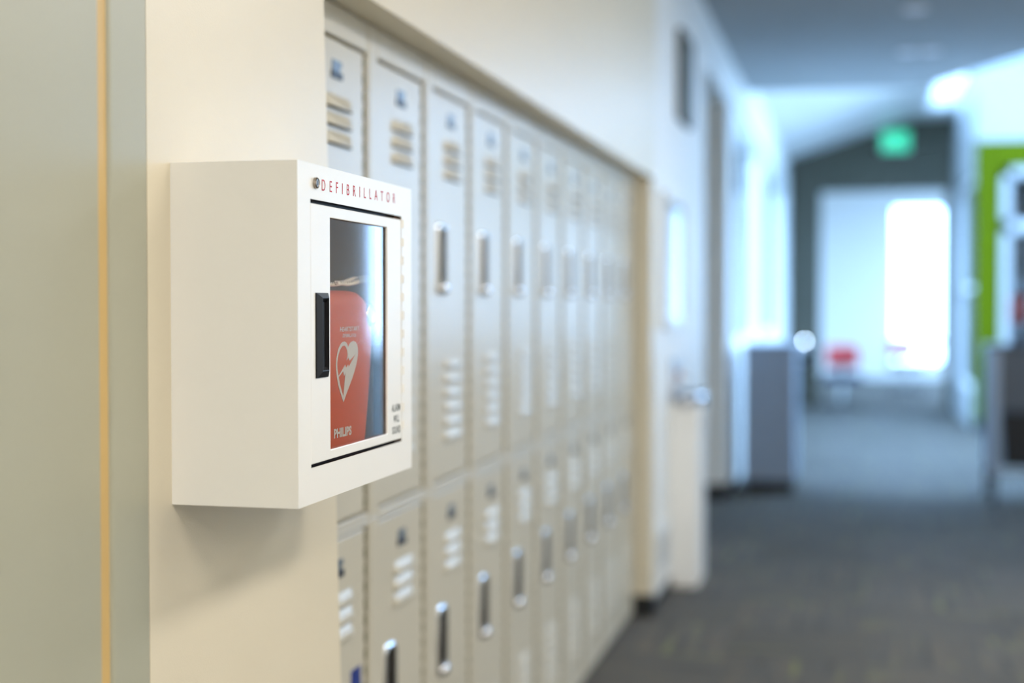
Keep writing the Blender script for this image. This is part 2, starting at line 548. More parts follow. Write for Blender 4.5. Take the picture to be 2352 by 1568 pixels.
# glazed strip between the green wall and the far portal
bm = boxes((1.18, 1.34, GY + 0.16, 18.0, 0, 0.35), (1.18, 1.34, GY + 0.16, 18.0, 2.62, 3.75), (1.18, 1.34, 17.75, 18.0, 0.35, 2.62))
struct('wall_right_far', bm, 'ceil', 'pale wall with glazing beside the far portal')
wf = struct('window_3', boxes((1.22, 1.30, GY + 0.16, GY + 0.21, 0.35, 2.62), (1.22, 1.30, 17.7, 17.75, 0.35, 2.62), (1.22, 1.30, GY + 0.16, 17.75, 0.35, 0.40), (1.22, 1.30, GY + 0.16, 17.75, 2.57, 2.62), (1.22, 1.30, GY + 0.16, 17.75, 1.42, 1.47)),
            'frame', 'white framed corridor glazing right of the far portal')
finish('pane', boxes((1.255, 1.26, GY + 0.21, 17.7, 0.40, 1.42)), 'glass', wf)
finish('pane', boxes((1.255, 1.26, GY + 0.21, 17.7, 1.47, 2.57)), 'glass', wf)

# dark portal wall and the bright room behind it
FY = 18.0
bm = bmesh.new()
PX0, PX1, PZ = -0.40, 1.09, 2.66
for q in (((-0.97, 0.0), (PX0, 0.0), (PX0, 3.75), (-0.97, 3.75)), ((PX0, PZ), (PX1, PZ), (PX1, 3.75), (PX0, 3.75)), ((PX1, 0), (1.4, 0), (1.4, 3.75), (PX1, 3.75))):
    bbox(bm, q[0][0], q[2][0], FY, FY + 0.2, q[0][1], q[2][1])
struct('wall_portal', bm, 'olive', 'dark olive wall with a wide portal under the exit sign')
BX0, BX1 = -2.2, 3.0
WX = [(0.62, 1.50)]
bm = boxes((BX0 - 0.1, BX0, FY + 0.2, 25.3, 0, 3.3), (BX1, BX1 + 0.1, FY + 0.2, 19.6, 0, 3.3), (BX1, BX1 + 0.1, 19.6, 25.3, 0, 0.7), (BX1, BX1 + 0.1, 19.6, 25.3, 2.8, 3.3), (BX0, BX1, 25.1, 25.3, 2.95, 3.3), (BX0, WX[0][0], 25.1, 25.3, 0, 2.95), (WX[0][1], BX1, 25.1, 25.3, 0, 2.95),
           (WX[0][0], WX[0][1], 25.1, 25.3, 0, 0.25))  # open right side is unseen, added to fill the room with light
struct('wall_far_room', bm, 'white', 'white walls of the bright room beyond the portal')
struct('ceiling_far_room', boxes((BX0 - 0.1, BX1 + 0.1, FY + 0.1, 25.3, 3.3, 3.4)), 'ceil', 'ceiling of the bright far room')
for n, (z0, z1), (a, b) in ((4, (0.25, 2.95), WX[0]),):
    fr = struct('window_%d' % n, boxes((a, a + 0.05, 25.15, 25.22, z0, z1), (b - 0.05, b, 25.15, 25.22, z0, z1), (a, b, 25.15, 25.22, z0, z0 + 0.05), (a, b, 25.15, 25.22, z1 - 0.05, z1)), 'frame',
                'tall bright window at the end of the far room')
    finish('pane', boxes((a + 0.05, b - 0.05, 25.18, 25.186, z0 + 0.05, z1 - 0.05)), 'glass', fr)

# base strips near
struct('trim_2', boxes((-1.3, -AL - 0.012, 2.10, 5.69, 0, 0.024)), 'black', 'thin black base strip under the locker row')
struct('baseboard_left', boxes((-1.0, -AW + 0.006, Y_END - 0.012, Y_END + 0.06, 0, 0.085), (-AW, -AW + 0.006, Y_END, Y_OPEN0, 0, 0.05)), 'black', 'black cove base at the end of the locker recess')

# outside: lawn and hedge that the windows look onto
struct('ground', boxes((-40, -4.2, -20, 60, -0.3, -0.13), (3.3, 40, -20, 60, -0.3, -0.13)), 'grass', 'pale paving outside the windows')

# ------------------------------------------------------------------ near door on the far left of the frame
dr = struct('door_1', boxes((-0.87, -AW - 0.001, 0.42, 1.392, 0.01, 2.18)), 'doorgrey', 'sage grey flush door at the left edge', bevel=0.003)
bm = boxes((-0.90, -AW + 0.001, 1.411, Y_DOOR, 0, 2.25), (-0.90, -AW + 0.001, 0.35, 0.42, 0, 2.25), (-0.90, -AW + 0.001, 0.35, Y_DOOR, 2.18, 2.25))
finish('door_frame', bm, 'doorgrey', dr, bevel=0.004)
finish('rebate_strip', boxes((-0.90, -AW - 0.003, 1.392, 1.411, 0, 2.18)), 'tan', dr)

# ------------------------------------------------------------------ lockers
W = 0.3566
Y0 = 2.471 - W
DL, DR = 0.050, 0.336         # door edges inside a unit
ordinal = ['first', 'second', 'third', 'fourth', 'fifth', 'sixth', 'seventh', 'eighth', 'ninth', 'tenth']


def louver_mesh():
    bm = bmesh.new()
    L, h, out = 0.126, 0.0235, 0.0085
    secs = [(-L / 2, 0.05), (-L / 2 + 0.006, 0.75), (-L / 2 + 0.014, 1.0), (L / 2 - 0.014, 1.0), (L / 2 - 0.006, 0.75), (L / 2, 0.05)]
    prof = [(0.0, h / 2), (0.35, h * 0.30), (0.75, h * 0.0), (1.0, -h * 0.32), (0.97, -h * 0.46)]
    rows = []
    for y, s in secs:
        rows.append([bm.verts.new((px * out * s, y, pz if k == 0 else pz)) for k, (px, pz) in enumerate(prof)])
    for A, B in zip(rows, rows[1:]):
        for k in range(len(prof) - 1):
            bm.faces.new((A[k], B[k], B[k + 1], A[k + 1]))
    # closed dark face paints in the shade of the slot under the hood
    inn = [bm.verts.new((0.0, y, -h * 0.5)) for y, s in secs]
    for i in range(len(secs) - 1):
        q = bm.faces.new((rows[i][-1], rows[i + 1][-1], inn[i + 1], inn[i]))
        q.material_index = 1
    bmesh.ops.recalc_face_normals(bm, faces=bm.faces)
    me = bpy.data.meshes.new('louver')
    bm.to_mesh(me)
    bm.free()
    me.materials.append(M['locker'])
    me.materials.append(M['slot_shade'])
    for p in me.polygons:
        p.use_smooth = p.material_index == 0
    return me


LOUVER = louver_mesh()


def rrect(cy, cz, hy, hz, r, n=5):
    pts = []
    for sy, sz, a0 in ((1, 1, 0), (-1, 1, 90), (-1, -1, 180), (1, -1, 270)):
        for k in range(n + 1):
            a = math.radians(a0 + 90 * k / n)
            pts.append((cy + sy * (hy - r) + r * math.cos(a), cz + sz * (hz - r) + r * math.sin(a)))
    return pts


def make_locker(z0, z1, d0, d1, hz):
    """origin at the unit's front lower left corner, x = 0 on the face frame; returns the root"""
    root = bpy.data.objects.new('locker', None)
    root.empty_display_size = 0.1
    COL.objects.link(root)
    H = z1 - z0
    a, b = d0 - z0, d1 - z0
    g = 0.0006
    bm = boxes((-0.42, 0, g, DL - 0.004, 0, H), (-0.42, 0, DR + 0.010, W - g, 0, H), (-0.42, 0, DL - 0.004, DR + 0.010, b + 0.004, H), (-0.42, 0, DL - 0.004, DR + 0.010, 0, a - 0.004),
               (-0.42, -0.41, DL - 0.004, DR + 0.010, a - 0.004, b + 0.004))
    finish('body', bm, 'locker', root, bevel=0.0025)
    # door with an opening for the latch cup
    hy, hh, hw = 0.121, 0.068, 0.027
    bm = bmesh.new()
    ys = [DL, hy - hw, hy + hw, DR]
    zs = [a, hz - z0 - hh, hz - z0 + hh, b]
    for i in range(3):
        for j in range(3):
            if i == 1 and j == 1:
                continue
            bbox(bm, -0.022, -0.005, ys[i], ys[i + 1], zs[j], zs[j + 1])
    bmesh.ops.remove_doubles(bm, verts=bm.verts, dist=1e-5)
    # drop the inner walls left between neighbouring boxes
    dup = {}
    for f in bm.faces:
        dup.setdefault(tuple(sorted(vv.index for vv in f.verts)), []).append(f)
    bm.verts.index_update()
    dup = {}
    for f in bm.faces:
        dup.setdefault(tuple(sorted(vv.index for vv in f.verts)), []).append(f)
    bmesh.ops.delete(bm, geom=[f for L in dup.values() if len(L) > 1 for f in L], context='FACES_ONLY')
    door = finish('door', bm, 'locker', root, bevel=0.003)
    cz = hz - z0
    # latch cup: chrome rim and dark well with a lift tab
    bm = bmesh.new()
    o1, o2 = rrect(hy, cz, hw + 0.007, hh + 0.008, 0.016), rrect(hy, cz, hw - 0.002, hh - 0.003, 0.010)
    o3 = rrect(hy, cz, hw + 0.002, hh + 0.002, 0.013)
    loft(bm, [[(-0.0052, y, z) for y, z in o1], [(0.0015, y, z) for y, z in o3], [(-0.0015, y, z) for y, z in o2]], cap0=False, cap1=False)
    # domed lower lip that catches the light
    dome = []
    for s, x in ((1.0, -0.004), (0.92, 0.004), (0.7, 0.009), (0.35, 0.0115)):
        dome.append([(x, hy + 0.024 * s * math.cos(2 * PI * k / 20), cz - hh + 0.004 + 0.015 * s * math.sin(2 * PI * k / 20)) for k in range(20)])
    loft(bm, dome, cap0=False)
    finish('handle_rim', bm, 'chrome', door, smooth=True)
    bm = bmesh.new()
    loft(bm, [[(-0.0016, y, z) for y, z in o2], [(-0.030, y, z) for y, z in o2]], cap0=False)
    for bb in ((-0.028, -0.008, hy - 0.004, hy + 0.008, cz + 0.020, cz + 0.050),):
        bbox(bm, *bb)
    finish('handle_cup', bm, 'cup', door)
    # number plate
    bm = bmesh.new()
    py, pz = 0.199, b - 0.050
    bbox(bm, -0.005, -0.0028, py - 0.026, py + 0.026, pz - 0.016, pz - 0.004, 1)
    bbox(bm, -0.005, -0.0034, py - 0.022, py + 0.014, pz - 0.004, pz + 0.015, 0)
    bbox(bm, -0.005, -0.0034, py + 0.014, py + 0.023, pz + 0.005, pz + 0.015, 0)
    finish('number_plate', bm, ['plate', 'plate_dark'], door)
    for zc in [b - 0.106 - 0.031 * k for k in range(3)] + [a + 0.092 + 0.0315 * k for k in range(6)]:
        lo_ = bpy.data.objects.new('louver', LOUVER)
        COL.objects.link(lo_)
        lo_.parent = door
        lo_.location = (-0.0050, 0.205, zc)
    # hinge: knuckles bridging the gap on the right
    bm = bmesh.new()
    n = int((b - a) / 0.030)
    for k in range(n):
        zc = a + (k + 0.5) * (b - a) / n
        bbox(bm, -0.012, -0.003, DR + 0.0005, DR + 0.0095, zc - 0.0085, zc + 0.0085)
    finish('hinge', bm, 'hinge', door)
    return root


UP = dict(z0=0.8705, z1=1.774, d0=0.886, d1=1.7155, hz=EYE + 0.100)
LOW = dict(z0=0.024, z1=0.8695, d0=0.054, d1=0.8555, hz=EYE - 0.726)
lockers = {}
for tier, spec in (('upper', UP), ('lower', LOW)):
    proto = make_locker(**spec)
    for n in range(10):
        o = proto if n == 0 else copy_tree(proto)
        o.location = (-AL, Y0 + n * W, spec['z0'])
        tag(o, '%s tier beige steel locker in the %s column from the defibrillator cabinet' % (tier, ordinal[n]), 'locker', 'beige lockers in the corridor recess')
        lockers[tier, n] = o
st = finish('sticker', boxes((-0.0050, -0.0040, 0.262, 0.312, 0.505, 0.587)), 'blue', [c for c in lockers['lower', 0].children if c.name.startswith('door')][0])
st['label'] = 'dark blue sticker'

# ------------------------------------------------------------------ defibrillator cabinet
AC = 0.6297
CY0, CY1 = 1.554, 1.9925
CZ0, CZ1 = EYE - 0.2385, EYE + 0.1690
OY0, OY1, OZ0, OZ1 = 1.5945, 1.9467, EYE - 0.1955, EYE + 0.1265
GY0, GY1, GZ0, GZ1 = 1.662, 1.884, EYE - 0.1795, EYE + 0.1075
cab = thing('defibrillator_cabinet', (0, 0, 0), 'white metal wall cabinet with a glass door, lettered DEFIBRILLATOR', 'cabinet')


bm = frame_boxes(-AC - 0.0015, -AC, CY0, CY1, CZ0, CZ1, OY0, OY1, OZ0, OZ1)
# outer skin: back edge of the frame runs to the wall as one shell
t = 0.0015
bbox(bm, -AW, -AC - 0.0015, CY0, CY0 + t, CZ0, CZ1)
bbox(bm, -AW, -AC - 0.0015, CY1 - t, CY1, CZ0, CZ1)
bbox(bm, -AW, -AC - 0.0015, CY0 + t, CY1 - t, CZ1 - t, CZ1)
bbox(bm, -AW, -AC - 0.0015, CY0 + t, CY1 - t, CZ0, CZ0 + t)
finish('body', bm, 'cab', cab)
bm = boxes((-AW + 0.001, -AW + 0.003, CY0 + t, CY1 - t, CZ0 + t, CZ1 - t), (-AW + 0.003, -AC - 0.03, CY1 - 0.004, CY1 - t, CZ0 + t, CZ1 - t), (-AW + 0.003, -AC - 0.03, CY0 + t, CY1 - t, CZ0 + t, CZ0 + 0.004), (-AW + 0.003, -AC - 0.03, CY0 + t, CY1 - t, CZ1 - 0.004, CZ1 - t))
finish('liner', bm, 'cabin', cab)
g = 0.0014
bm = frame_boxes(-AC - 0.0040, -AC - 0.0005, OY0 + 0.002, OY1 - 0.0012, OZ0 + 0.0040, OZ1 - 0.0048, GY0, GY1, GZ0, GZ1)
cdoor = finish('door', bm, 'cab', cab, bevel=0.0012)
finish('return_flange', boxes((-AC - 0.022, -AC - 0.0042, GY1 + 0.0005, GY1 + 0.002, GZ0, GZ1), (-AC - 0.02, -AC - 0.0042, OY0 + 0.003, OY0 + 0.005, OZ0 + 0.006, OZ1 - 0.008)), 'plastic', cdoor)
# black strips paint the shadow in the gaps above and below the door
for za_, zb_ in ((OZ1 - 0.010, OZ1 + 0.004), (OZ0 - 0.004, OZ0 + 0.009)):
    finish('door_shadow_strip', boxes((-AC - 0.018, -AC - 0.012, OY0 - 0.004, OY1 + 0.004, za_, zb_)), 'plastic', cab)  # black strip painting the shadow in the door gap
finish('window_pane', boxes((-AC - 0.0062, -AC - 0.0042, GY0 - 0.006, GY1 + 0.006, GZ0 - 0.006, GZ1 + 0.006)), 'doorglass', cdoor)
# pull handle: bevelled black cup
hy0, hz0 = on_plane(725, 868, AC)
hy1, _ = on_plane(752.5, 868, AC)
hz0, hz1 = EYE - 0.0888, EYE + 0.0150
bm = bmesh.new()
R = lambda y0, y1, z0, z1, x: [(x, y0, z0), (x, y1, z0), (x, y1, z1), (x, y0, z1)]
X = -AC
loft(bm, [R(hy0, hy1, hz0, hz1, X - 0.003), R(hy0 + 0.0004, hy1 - 0.0004, hz0 + 0.0004, hz1 - 0.0004, X + 0.0012), R(hy0 + 0.014, hy1 - 0.0045, hz0 + 0.008, hz1 - 0.0065, X + 0.0040),
          R(hy0 + 0.0155, hy1 - 0.005, hz0 + 0.009, hz1 - 0.0075, X + 0.0036), R(hy0 + 0.019, hy1 - 0.0055, hz0 + 0.013, hz1 - 0.0115, X + 0.0001)], cap0=True, cap1=True)
finish('handle', bm, 'plastic', cdoor, bevel=0.0007)
# continuous hinge on the right of the door
n = 24
zz0, zz1 = OZ0 + 0.003, OZ1 - 0.004
for k in range(n):
    if k % 2 == 0:
        continue
    zc0 = zz0 + (zz1 - zz0) * k / n
    bm = bmesh.new()
    tube(bm, [(X + 0.0004, OY1 + 0.0045, zc0 + 0.0004), (X + 0.0004, OY1 + 0.0045, zc0 + (zz1 - zz0) / n - 0.0004)], 0.0022, 10)
    bbox(bm, X - 0.001, X + 0.0006, OY1 - 0.001, OY1 + 0.0045, zc0 + 0.0004, zc0 + (zz1 - zz0) / n - 0.0004)
    finish('hinge_knuckle', bm, 'cab', cdoor)
# cam lock
ly, lz = on_plane(724.5, 421, AC)
lk = bmesh.new()
loft(lk, [disc_ring(X, 0.0068, ly, lz), disc_ring(X + 0.003, 0.0068, ly, lz), disc_ring(X + 0.0042, 0.0056, ly, lz), disc_ring(X + 0.0034, 0.0046, ly, lz)], cap0=False)
bbox(lk, X + 0.0030, X + 0.0037, ly - 0.0006, ly + 0.0006, lz - 0.003, lz + 0.003, 1)
finish('lock', lk, ['lockbrass', 'plastic'], cab, smooth=False)
# printing on the frame and the door
d0y, _ = on_plane(740, 427, AC)
d1y, _ = on_plane(908, 455, AC)
lettering('DEFIBRILLATOR', X + 0.0003, d0y, d1y, EYE + 0.1408, EYE + 0.1548, 'redtext', cab, spacing=2.35, bold=0.0, skew_z=0.004)
for s, pa, pb, py in (('ALARM', 900, 919, 936), ('WILL', 904, 917, 961), ('SOUND', 901, 919.5, 987)):
    y0_, zc = on_plane((pa + pb) / 2, py, AC)
    a0, _ = on_plane(pa, py, AC)
    a1, _ = on_plane(pb, py, AC)
    lettering(s, X - 0.0003, a0, a1, zc - 0.0052, zc + 0.0052, 'blacktext', cdoor, spacing=1.12, bold=0.012)

# ------------------------------------------------------------------ red defibrillator inside
AD = 0.648
aed = thing('defibrillator', (0, 0, 0), 'red soft case defibrillator with a white heart emblem inside the white cabinet', 'defibrillator')
YC = 1.772
ztop, zbot = EYE + 0.0215, CZ0 + 0.006


def case_ring(x, inset):
    pts = []
    hw_t, hw_b = 0.1135 - inset, 0.080 - inset
    rt, rb = 0.052, 0.045
    zt, zb = ztop - inset, zbot + inset * 0.5
    N = 9
    for k in range(N + 1):            # upper right corner
        a = math.radians(90 - 90 * k / N)
        pts.append((YC + hw_t - rt + rt * math.cos(a), zt - rt * 0.62 + rt * 0.62 * math.sin(a)))
    for k in range(1, 6):
        f = k / 6
        pts.append((YC + hw_t + (hw_b - hw_t) * f ** 1.6, (zt - 0.035) + ((zb + 0.03) - (zt - 0.035)) * f))
    for k in range(N + 1):
        a = math.radians(-90 * k / N)
        pts.append((YC + hw_b - rb + rb * math.cos(a), zb + rb * 0.6 + rb * 0.6 * math.sin(a)))
    left = [(2 * YC - y, z) for y, z in pts[::-1]]
    ring = pts + left
    # a gentle crown along the top
    return [(x, y, z - (0.006 * ((y - YC) / 0.1) ** 2 if z > zt - 0.05 else 0)) for y, z in ring]


bm = bmesh.new()
loft(bm, [case_ring(-0.752, 0.012), case_ring(-0.748, 0.004), case_ring(-0.735, 0.0), case_ring(-0.672, 0.0), case_ring(-0.660, 0.0025), case_ring(-0.6535, 0.007), case_ring(-0.6498, 0.013), case_ring(-AD, 0.022)])
finish('case', bm, 'red', aed, smooth=True)
XF = -AD + 0.0003


def crop(cx, cy):      # points measured in a 4.3556x enlargement of the photo
    return on_plane(640 + cx / 4.3556, 640 + cy / 4.3556, AD)


heart = [(693, 690), (703, 655), (722, 632), (745, 622), (767, 632), (782, 658), (789, 695), (790, 745), (784, 800), (772, 860), (755, 925), (730, 1000), (700, 1080), (668, 1165), (643, 1235),
         (626, 1180), (606, 1120), (590, 1055), (578, 985), (571, 915), (569, 855), (574, 795), (585, 735), (600, 688), (618, 652), (638, 632), (656, 627), (674, 637), (686, 662)]
cutA = [(592, 952), (584, 905), (582, 855), (587, 800), (597, 750), (612, 708), (632, 676), (651, 666), (669, 680), (682, 715), (687, 755), (684, 785), (677, 816), (697, 786), (705, 819), (768, 751),
        (697, 884), (692, 858), (672, 890), (662, 860), (595, 974)]
cutB = [(597, 984), (641, 924), (651, 971), (664, 941), (656, 1030), (644, 1178), (628, 1130), (610, 1060)]
poly_obj('heart_emblem', [[crop(*p) for p in heart], [crop(*p) for p in cutA], [crop(*p) for p in cutB]], XF, 'whiteprint', aed)


def text_px(s, x0, x1, ya0, ya1, yb0, yb1, **k):
    """print between photo columns x0..x1, cap lines measured at the left and right ends"""
    y0, zt0 = on_plane(x0, ya0, AD)
    _, zb0 = on_plane(x0, ya1, AD)
    y1, zt1 = on_plane(x1, yb0, AD)
    _, zb1 = on_plane(x1, yb1, AD)
    lettering(s, XF + 0.0002, y0, y1, (zb0 + zb1) / 2, (zt0 + zt1) / 2, 'whiteprint', aed, skew_z=(zt1 - zt0 + zb1 - zb0) / 2, **k)


text_px('HEARTSTART', 779.8, 825, 751, 761.5, 748.5, 759, bold=0.018, slant=0.2, spacing=1.02)
text_px('DEFIBRILLATOR', 786, 817, 766.5, 774.8, 765.8, 773.5, bold=0.012, slant=0.25)
text_px('PHILIPS', 765.5, 806, 985.5, 1007.5, 977, 999, bold=0.045, spacing=1.0)
# clear eyelet
ey, ez = on_plane(850.5, 723, AD)
bm = bmesh.new()
E = lambda r, x: [(x, ey + r * math.cos(2 * PI * k / 28), ez + r * math.sin(2 * PI * k / 28)) for k in range(28)]
loft(bm, [E(0.0155, XF - 0.004), E(0.0158, XF + 0.0004), E(0.0145, XF + 0.0018), E(0.012, XF + 0.0012), E(0.0112, XF - 0.0006)], cap0=False, cap1=False)
eo = finish('eyelet', bm, 'chrome', aed, smooth=True)
bm = bmesh.new()
loft(bm, [E(0.0115, XF - 0.002), E(0.0114, XF - 0.0001)])
finish('eyelet_lens', bm, 'tag', eo)
# cord loop with a grey tag on top
AR = 0.665


def rp(px, py, a=AR):
    y, z = on_plane(px, py, a)
    return Vector((-a, y, z))


c1 = [rp(748, 650), rp(760, 653), rp(772, 652.5), rp(784, 650.5), rp(797, 652), rp(810, 650), rp(820, 647.5), rp(828, 645)]
c2 = [rp(772, 649, AR - 0.004), rp(784, 649, AR + 0.006), rp(796, 645.5, AR + 0.006), rp(806, 641.5, AR + 0.006), rp(816, 639.5, AR + 0.005), rp(826, 641, AR + 0.002)]


def resample(pts, n):
    out = []
    for i in range(n):
        f = i / (n - 1) * (len(pts) - 1)
        k = min(int(f), len(pts) - 2)
        p0, p1, p2, p3 = pts[max(k - 1, 0)], pts[k], pts[k + 1], pts[min(k + 2, len(pts) - 1)]
        t_ = f - k
        out.append(0.5 * ((2 * p1) + (p2 - p0) * t_ + (2 * p0 - 5 * p1 + 4 * p2 - p3) * t_ ** 2 + (3 * p1 - p0 - 3 * p2 + p3) * t_ ** 3))
    return out


bm = bmesh.new()
for c in (c1, c2):
    sp = resample(c, 90)
    for ph in (0, 2 * PI / 3, 4 * PI / 3):
        pts = []
        for i, p in enumerate(sp):
            tt = (sp[min(i + 1, 89)] - sp[max(i - 1, 0)]).normalized()
            a_ = tt.cross(Vector((0, 0, 1))).normalized()
            b_ = a_.cross(tt)
            th = ph + i * 0.42
            pts.append(p + (a_ * math.cos(th) + b_ * math.sin(th)) * 0.0016)
        tube(bm, pts, 0.0016, 7)
finish('cord', bm, 'rope', aed, smooth=True)
bm = bmesh.new()
q = [(823, 634), (838, 632), (845, 633.5), (851, 638), (854, 644), (853, 650), (829, 650)]
loft(bm, [[rp(x, y, AR + dx) for x, y in q] for dx in (0.006, -0.004)])
finish('cord_tag', bm, 'tag', aed, bevel=0.001)

# ------------------------------------------------------------------ wall fittings past the lockers
# glazed notice case
nb = thing('notice_case', (-AW, 5.97, 1.16), 'glass fronted notice case on the white wall past the lockers', 'notice case')
ny0, ny1, nz0, nz1 = 0.0, 0.66, 0.0, 0.58
finish('frame', frame_boxes(0.0, 0.03, ny0, ny1, nz0, nz1, 0.03, ny1 - 0.03, 0.03, nz1 - 0.03), 'frame', nb)
finish('backing', boxes((0.001, 0.006, 0.03, ny1 - 0.03, 0.03, nz1 - 0.03)), 'white', nb)
finish('pane', boxes((0.02, 0.023, 0.03, ny1 - 0.03, 0.03, nz1 - 0.03)), 'doorglass', nb)
# high olive panel
wp = thing('wall_panel', (-AW, 6.50, 2.10), 'dark olive panel mounted high on the white wall', 'wall panel')
finish('panel', boxes((0.0, 0.025, 0.03, 0.45, 0.03, 0.41)), 'olive', wp, bevel=0.003)
finish('rim', frame_boxes(0.0, 0.03, 0.015, 0.465, 0.015, 0.425, 0.03, 0.45, 0.03, 0.41), 'olive', wp)
# drinking fountain
df = thing('drinking_fountain', (-AW, 6.30, 0), 'white floor standing drinking fountain with a steel basin near the notice case', 'drinking fountain')
bm = bmesh.new()
for z, o_, dp in ((0.0, 0.0, 0.155), (0.70, 0.0, 0.150), (0.83, -0.012, 0.165)):
    pass
loft(bm, [[(0, a_, z), (d_, a_ + 0.01, z), (d_, b_ - 0.01, z), (0, b_, z)] for z, a_, b_, d_ in ((0.0, 0.02, 0.34, 0.125), (0.12, 0.02, 0.34, 0.125), (0.70, 0.01, 0.35, 0.125), (0.82, 0.0, 0.36, 0.135))])
finish('pedestal', bm, 'cab', df, bevel=0.01, seg=3)
bm = bmesh.new()
oval = lambda s, z: [(0.072 + 0.072 * s * math.cos(2 * PI * k / 28), 0.18 + 0.19 * s * math.sin(2 * PI * k / 28), z) for k in range(28)]
loft(bm, [oval(0.93, 0.80), oval(1.0, 0.84), oval(1.0, 0.862), oval(0.9, 0.865), oval(0.75, 0.838), oval(0.3, 0.825)])
finish('basin', bm, 'steel', df, smooth=True)
bm = bmesh.new()
tube(bm, [(0.02, 0.10, 0.84), (0.02, 0.10, 0.91), (0.045, 0.10, 0.935), (0.07, 0.11, 0.925)], 0.011, 10)
finish('spout', bm, 'chrome', df, smooth=True)
finish('splash_back', boxes((0.0, 0.012, 0.04, 0.32, 0.84, 1.02)), 'steel', df, bevel=0.003)
bm = bmesh.new()
loft(bm, [disc_ring(0.012, 0.022, 0.22, 0.94), disc_ring(0.024, 0.020, 0.22, 0.94)])
finish('push_button', bm, 'orange', df)
# low air grille
ag = thing('air_grille', (-AW, 5.84, 0.12), 'low white air grille in the wall just past the lockers', 'grille')
finish('frame', frame_boxes(0.0, 0.012, 0, 0.42, 0, 0.20, 0.02, 0.40, 0.02, 0.18), 'frame', ag)
finish('backing', boxes((0.001, 0.003, 0.02, 0.40, 0.02, 0.18)), 'slot_shade', ag)
for k in range(6):
    finish('slat', boxes((0.003, 0.010, 0.02, 0.40, 0.030 + k * 0.026, 0.040 + k * 0.026)), 'frame', ag)

# ------------------------------------------------------------------ grey cabinet past the passage
rc = thing('recycling_cabinet', (-0.71, 9.62, 0), 'waist high grey cabinet on a dark plinth beside the corridor windows', 'cabinet')
finish('plinth', boxes((0.015, 0.325, 0.02, 0.58, 0, 0.085)), 'black', rc)
finish('body', boxes((0.0, 0.336, 0.0, 0.60, 0.085, 0.975)), 'greycab', rc, bevel=0.004)
finish('worktop', boxes((-0.005, 0.345, -0.008, 0.61, 0.975, 1.0)), 'greycab', rc, bevel=0.003)
finish('side_panel', boxes((0.02, 0.316, -0.004, 0.0, 0.105, 0.955)), 'greycab', rc, bevel=0.002)

# ------------------------------------------------------------------ cart on the right
ct = thing('utility_cart', (0.845, 9.42, 0), 'grey utility cart with a black lower bin at the right edge', 'cart')
for sx in (0.0, 0.74):
    for sy in (0.0, 0.46):
        finish('upright', boxes((sx, sx + 0.055, sy, sy + 0.04, 0.18, 1.0)), 'cartlight', ct, bevel=0.006)
finish('top_shelf', boxes((-0.01, 0.805, -0.01, 0.51, 0.985, 1.01)), 'cartgrey', ct, bevel=0.006)
finish('front_panel', boxes((0.055, 0.74, 0.008, 0.03, 0.60, 0.985)), 'cartgrey', ct, bevel=0.003)
finish('back_panel', boxes((0.055, 0.74, 0.475, 0.495, 0.60, 0.985)), 'cartgrey', ct, bevel=0.003)
bm = bmesh.new()
loft(bm, [[(a_, c_, z), (b_, c_, z), (b_, d_, z), (a_, d_, z)] for z, a_, b_, c_, d_ in ((0.235, 0.085, 0.71, 0.03, 0.46), (0.58, 0.062, 0.735, 0.012, 0.49))])
finish('bin', bm, 'cartblack', ct, bevel=0.01)
finish('lower_rail', boxes((0.0, 0.795, 0.005, 0.035, 0.19, 0.225), (0.0, 0.795, 0.465, 0.495, 0.19, 0.225)), 'cartlight', ct, bevel=0.004)
for sx in (0.02, 0.76):
    for sy in (0.02, 0.48):
        bm = bmesh.new()
        loft(bm, [[(sx + dx, sy - 0.014, z), (sx + dx + wd, sy - 0.014, z), (sx + dx + wd, sy + 0.014, z), (sx + dx, sy + 0.014, z)] for z, dx, wd in ((0.19, -0.012, 0.045), (0.11, -0.012, 0.03), (0.055, -0.012, 0.024))])
        cs = finish('caster', bm, 'cartblack', ct, bevel=0.003)
        bm = bmesh.new()
        loft(bm, [[(sx + x, sy + 0.040 * math.cos(2 * PI * k / 18), 0.040 + 0.040 * math.sin(2 * PI * k / 18)) for k in range(18)] for x in (-0.014, 0.014)])
        finish('wheel', bm, 'cartblack', cs)
bgt = thing('bag', (1.03, 9.62, 1.01), 'dark bag with a red band standing on the utility cart', 'bag')
bm = bmesh.new()
loft(bm, [[(0.055 * s * math.cos(2 * PI * k / 20), 0.10 * s * math.sin(2 * PI * k / 20), z) for k in range(20)] for z, s in ((0, 0.8), (0.02, 1.0), (0.14, 1.0))])
finish('lower_body', bm, 'cartblack', bgt, smooth=True)
bm = bmesh.new()
loft(bm, [[(0.058 * s * math.cos(2 * PI * k / 20), 0.103 * s * math.sin(2 * PI * k / 20), z) for k in range(20)] for z, s in ((0.14, 0.98), (0.16, 1.03), (0.29, 1.0), (0.31, 0.95))])
finish('band', bm, 'redbag', bgt, smooth=True)
bm = bmesh.new()
loft(bm, [[(0.055 * s * math.cos(2 * PI * k / 20), 0.10 * s * math.sin(2 * PI * k / 20), z) for k in range(20)] for z, s in ((0.31, 0.95), (0.38, 0.8), (0.42, 0.45), (0.43, 0.15))])
finish('flap', bm, 'cartblack', bgt, smooth=True)

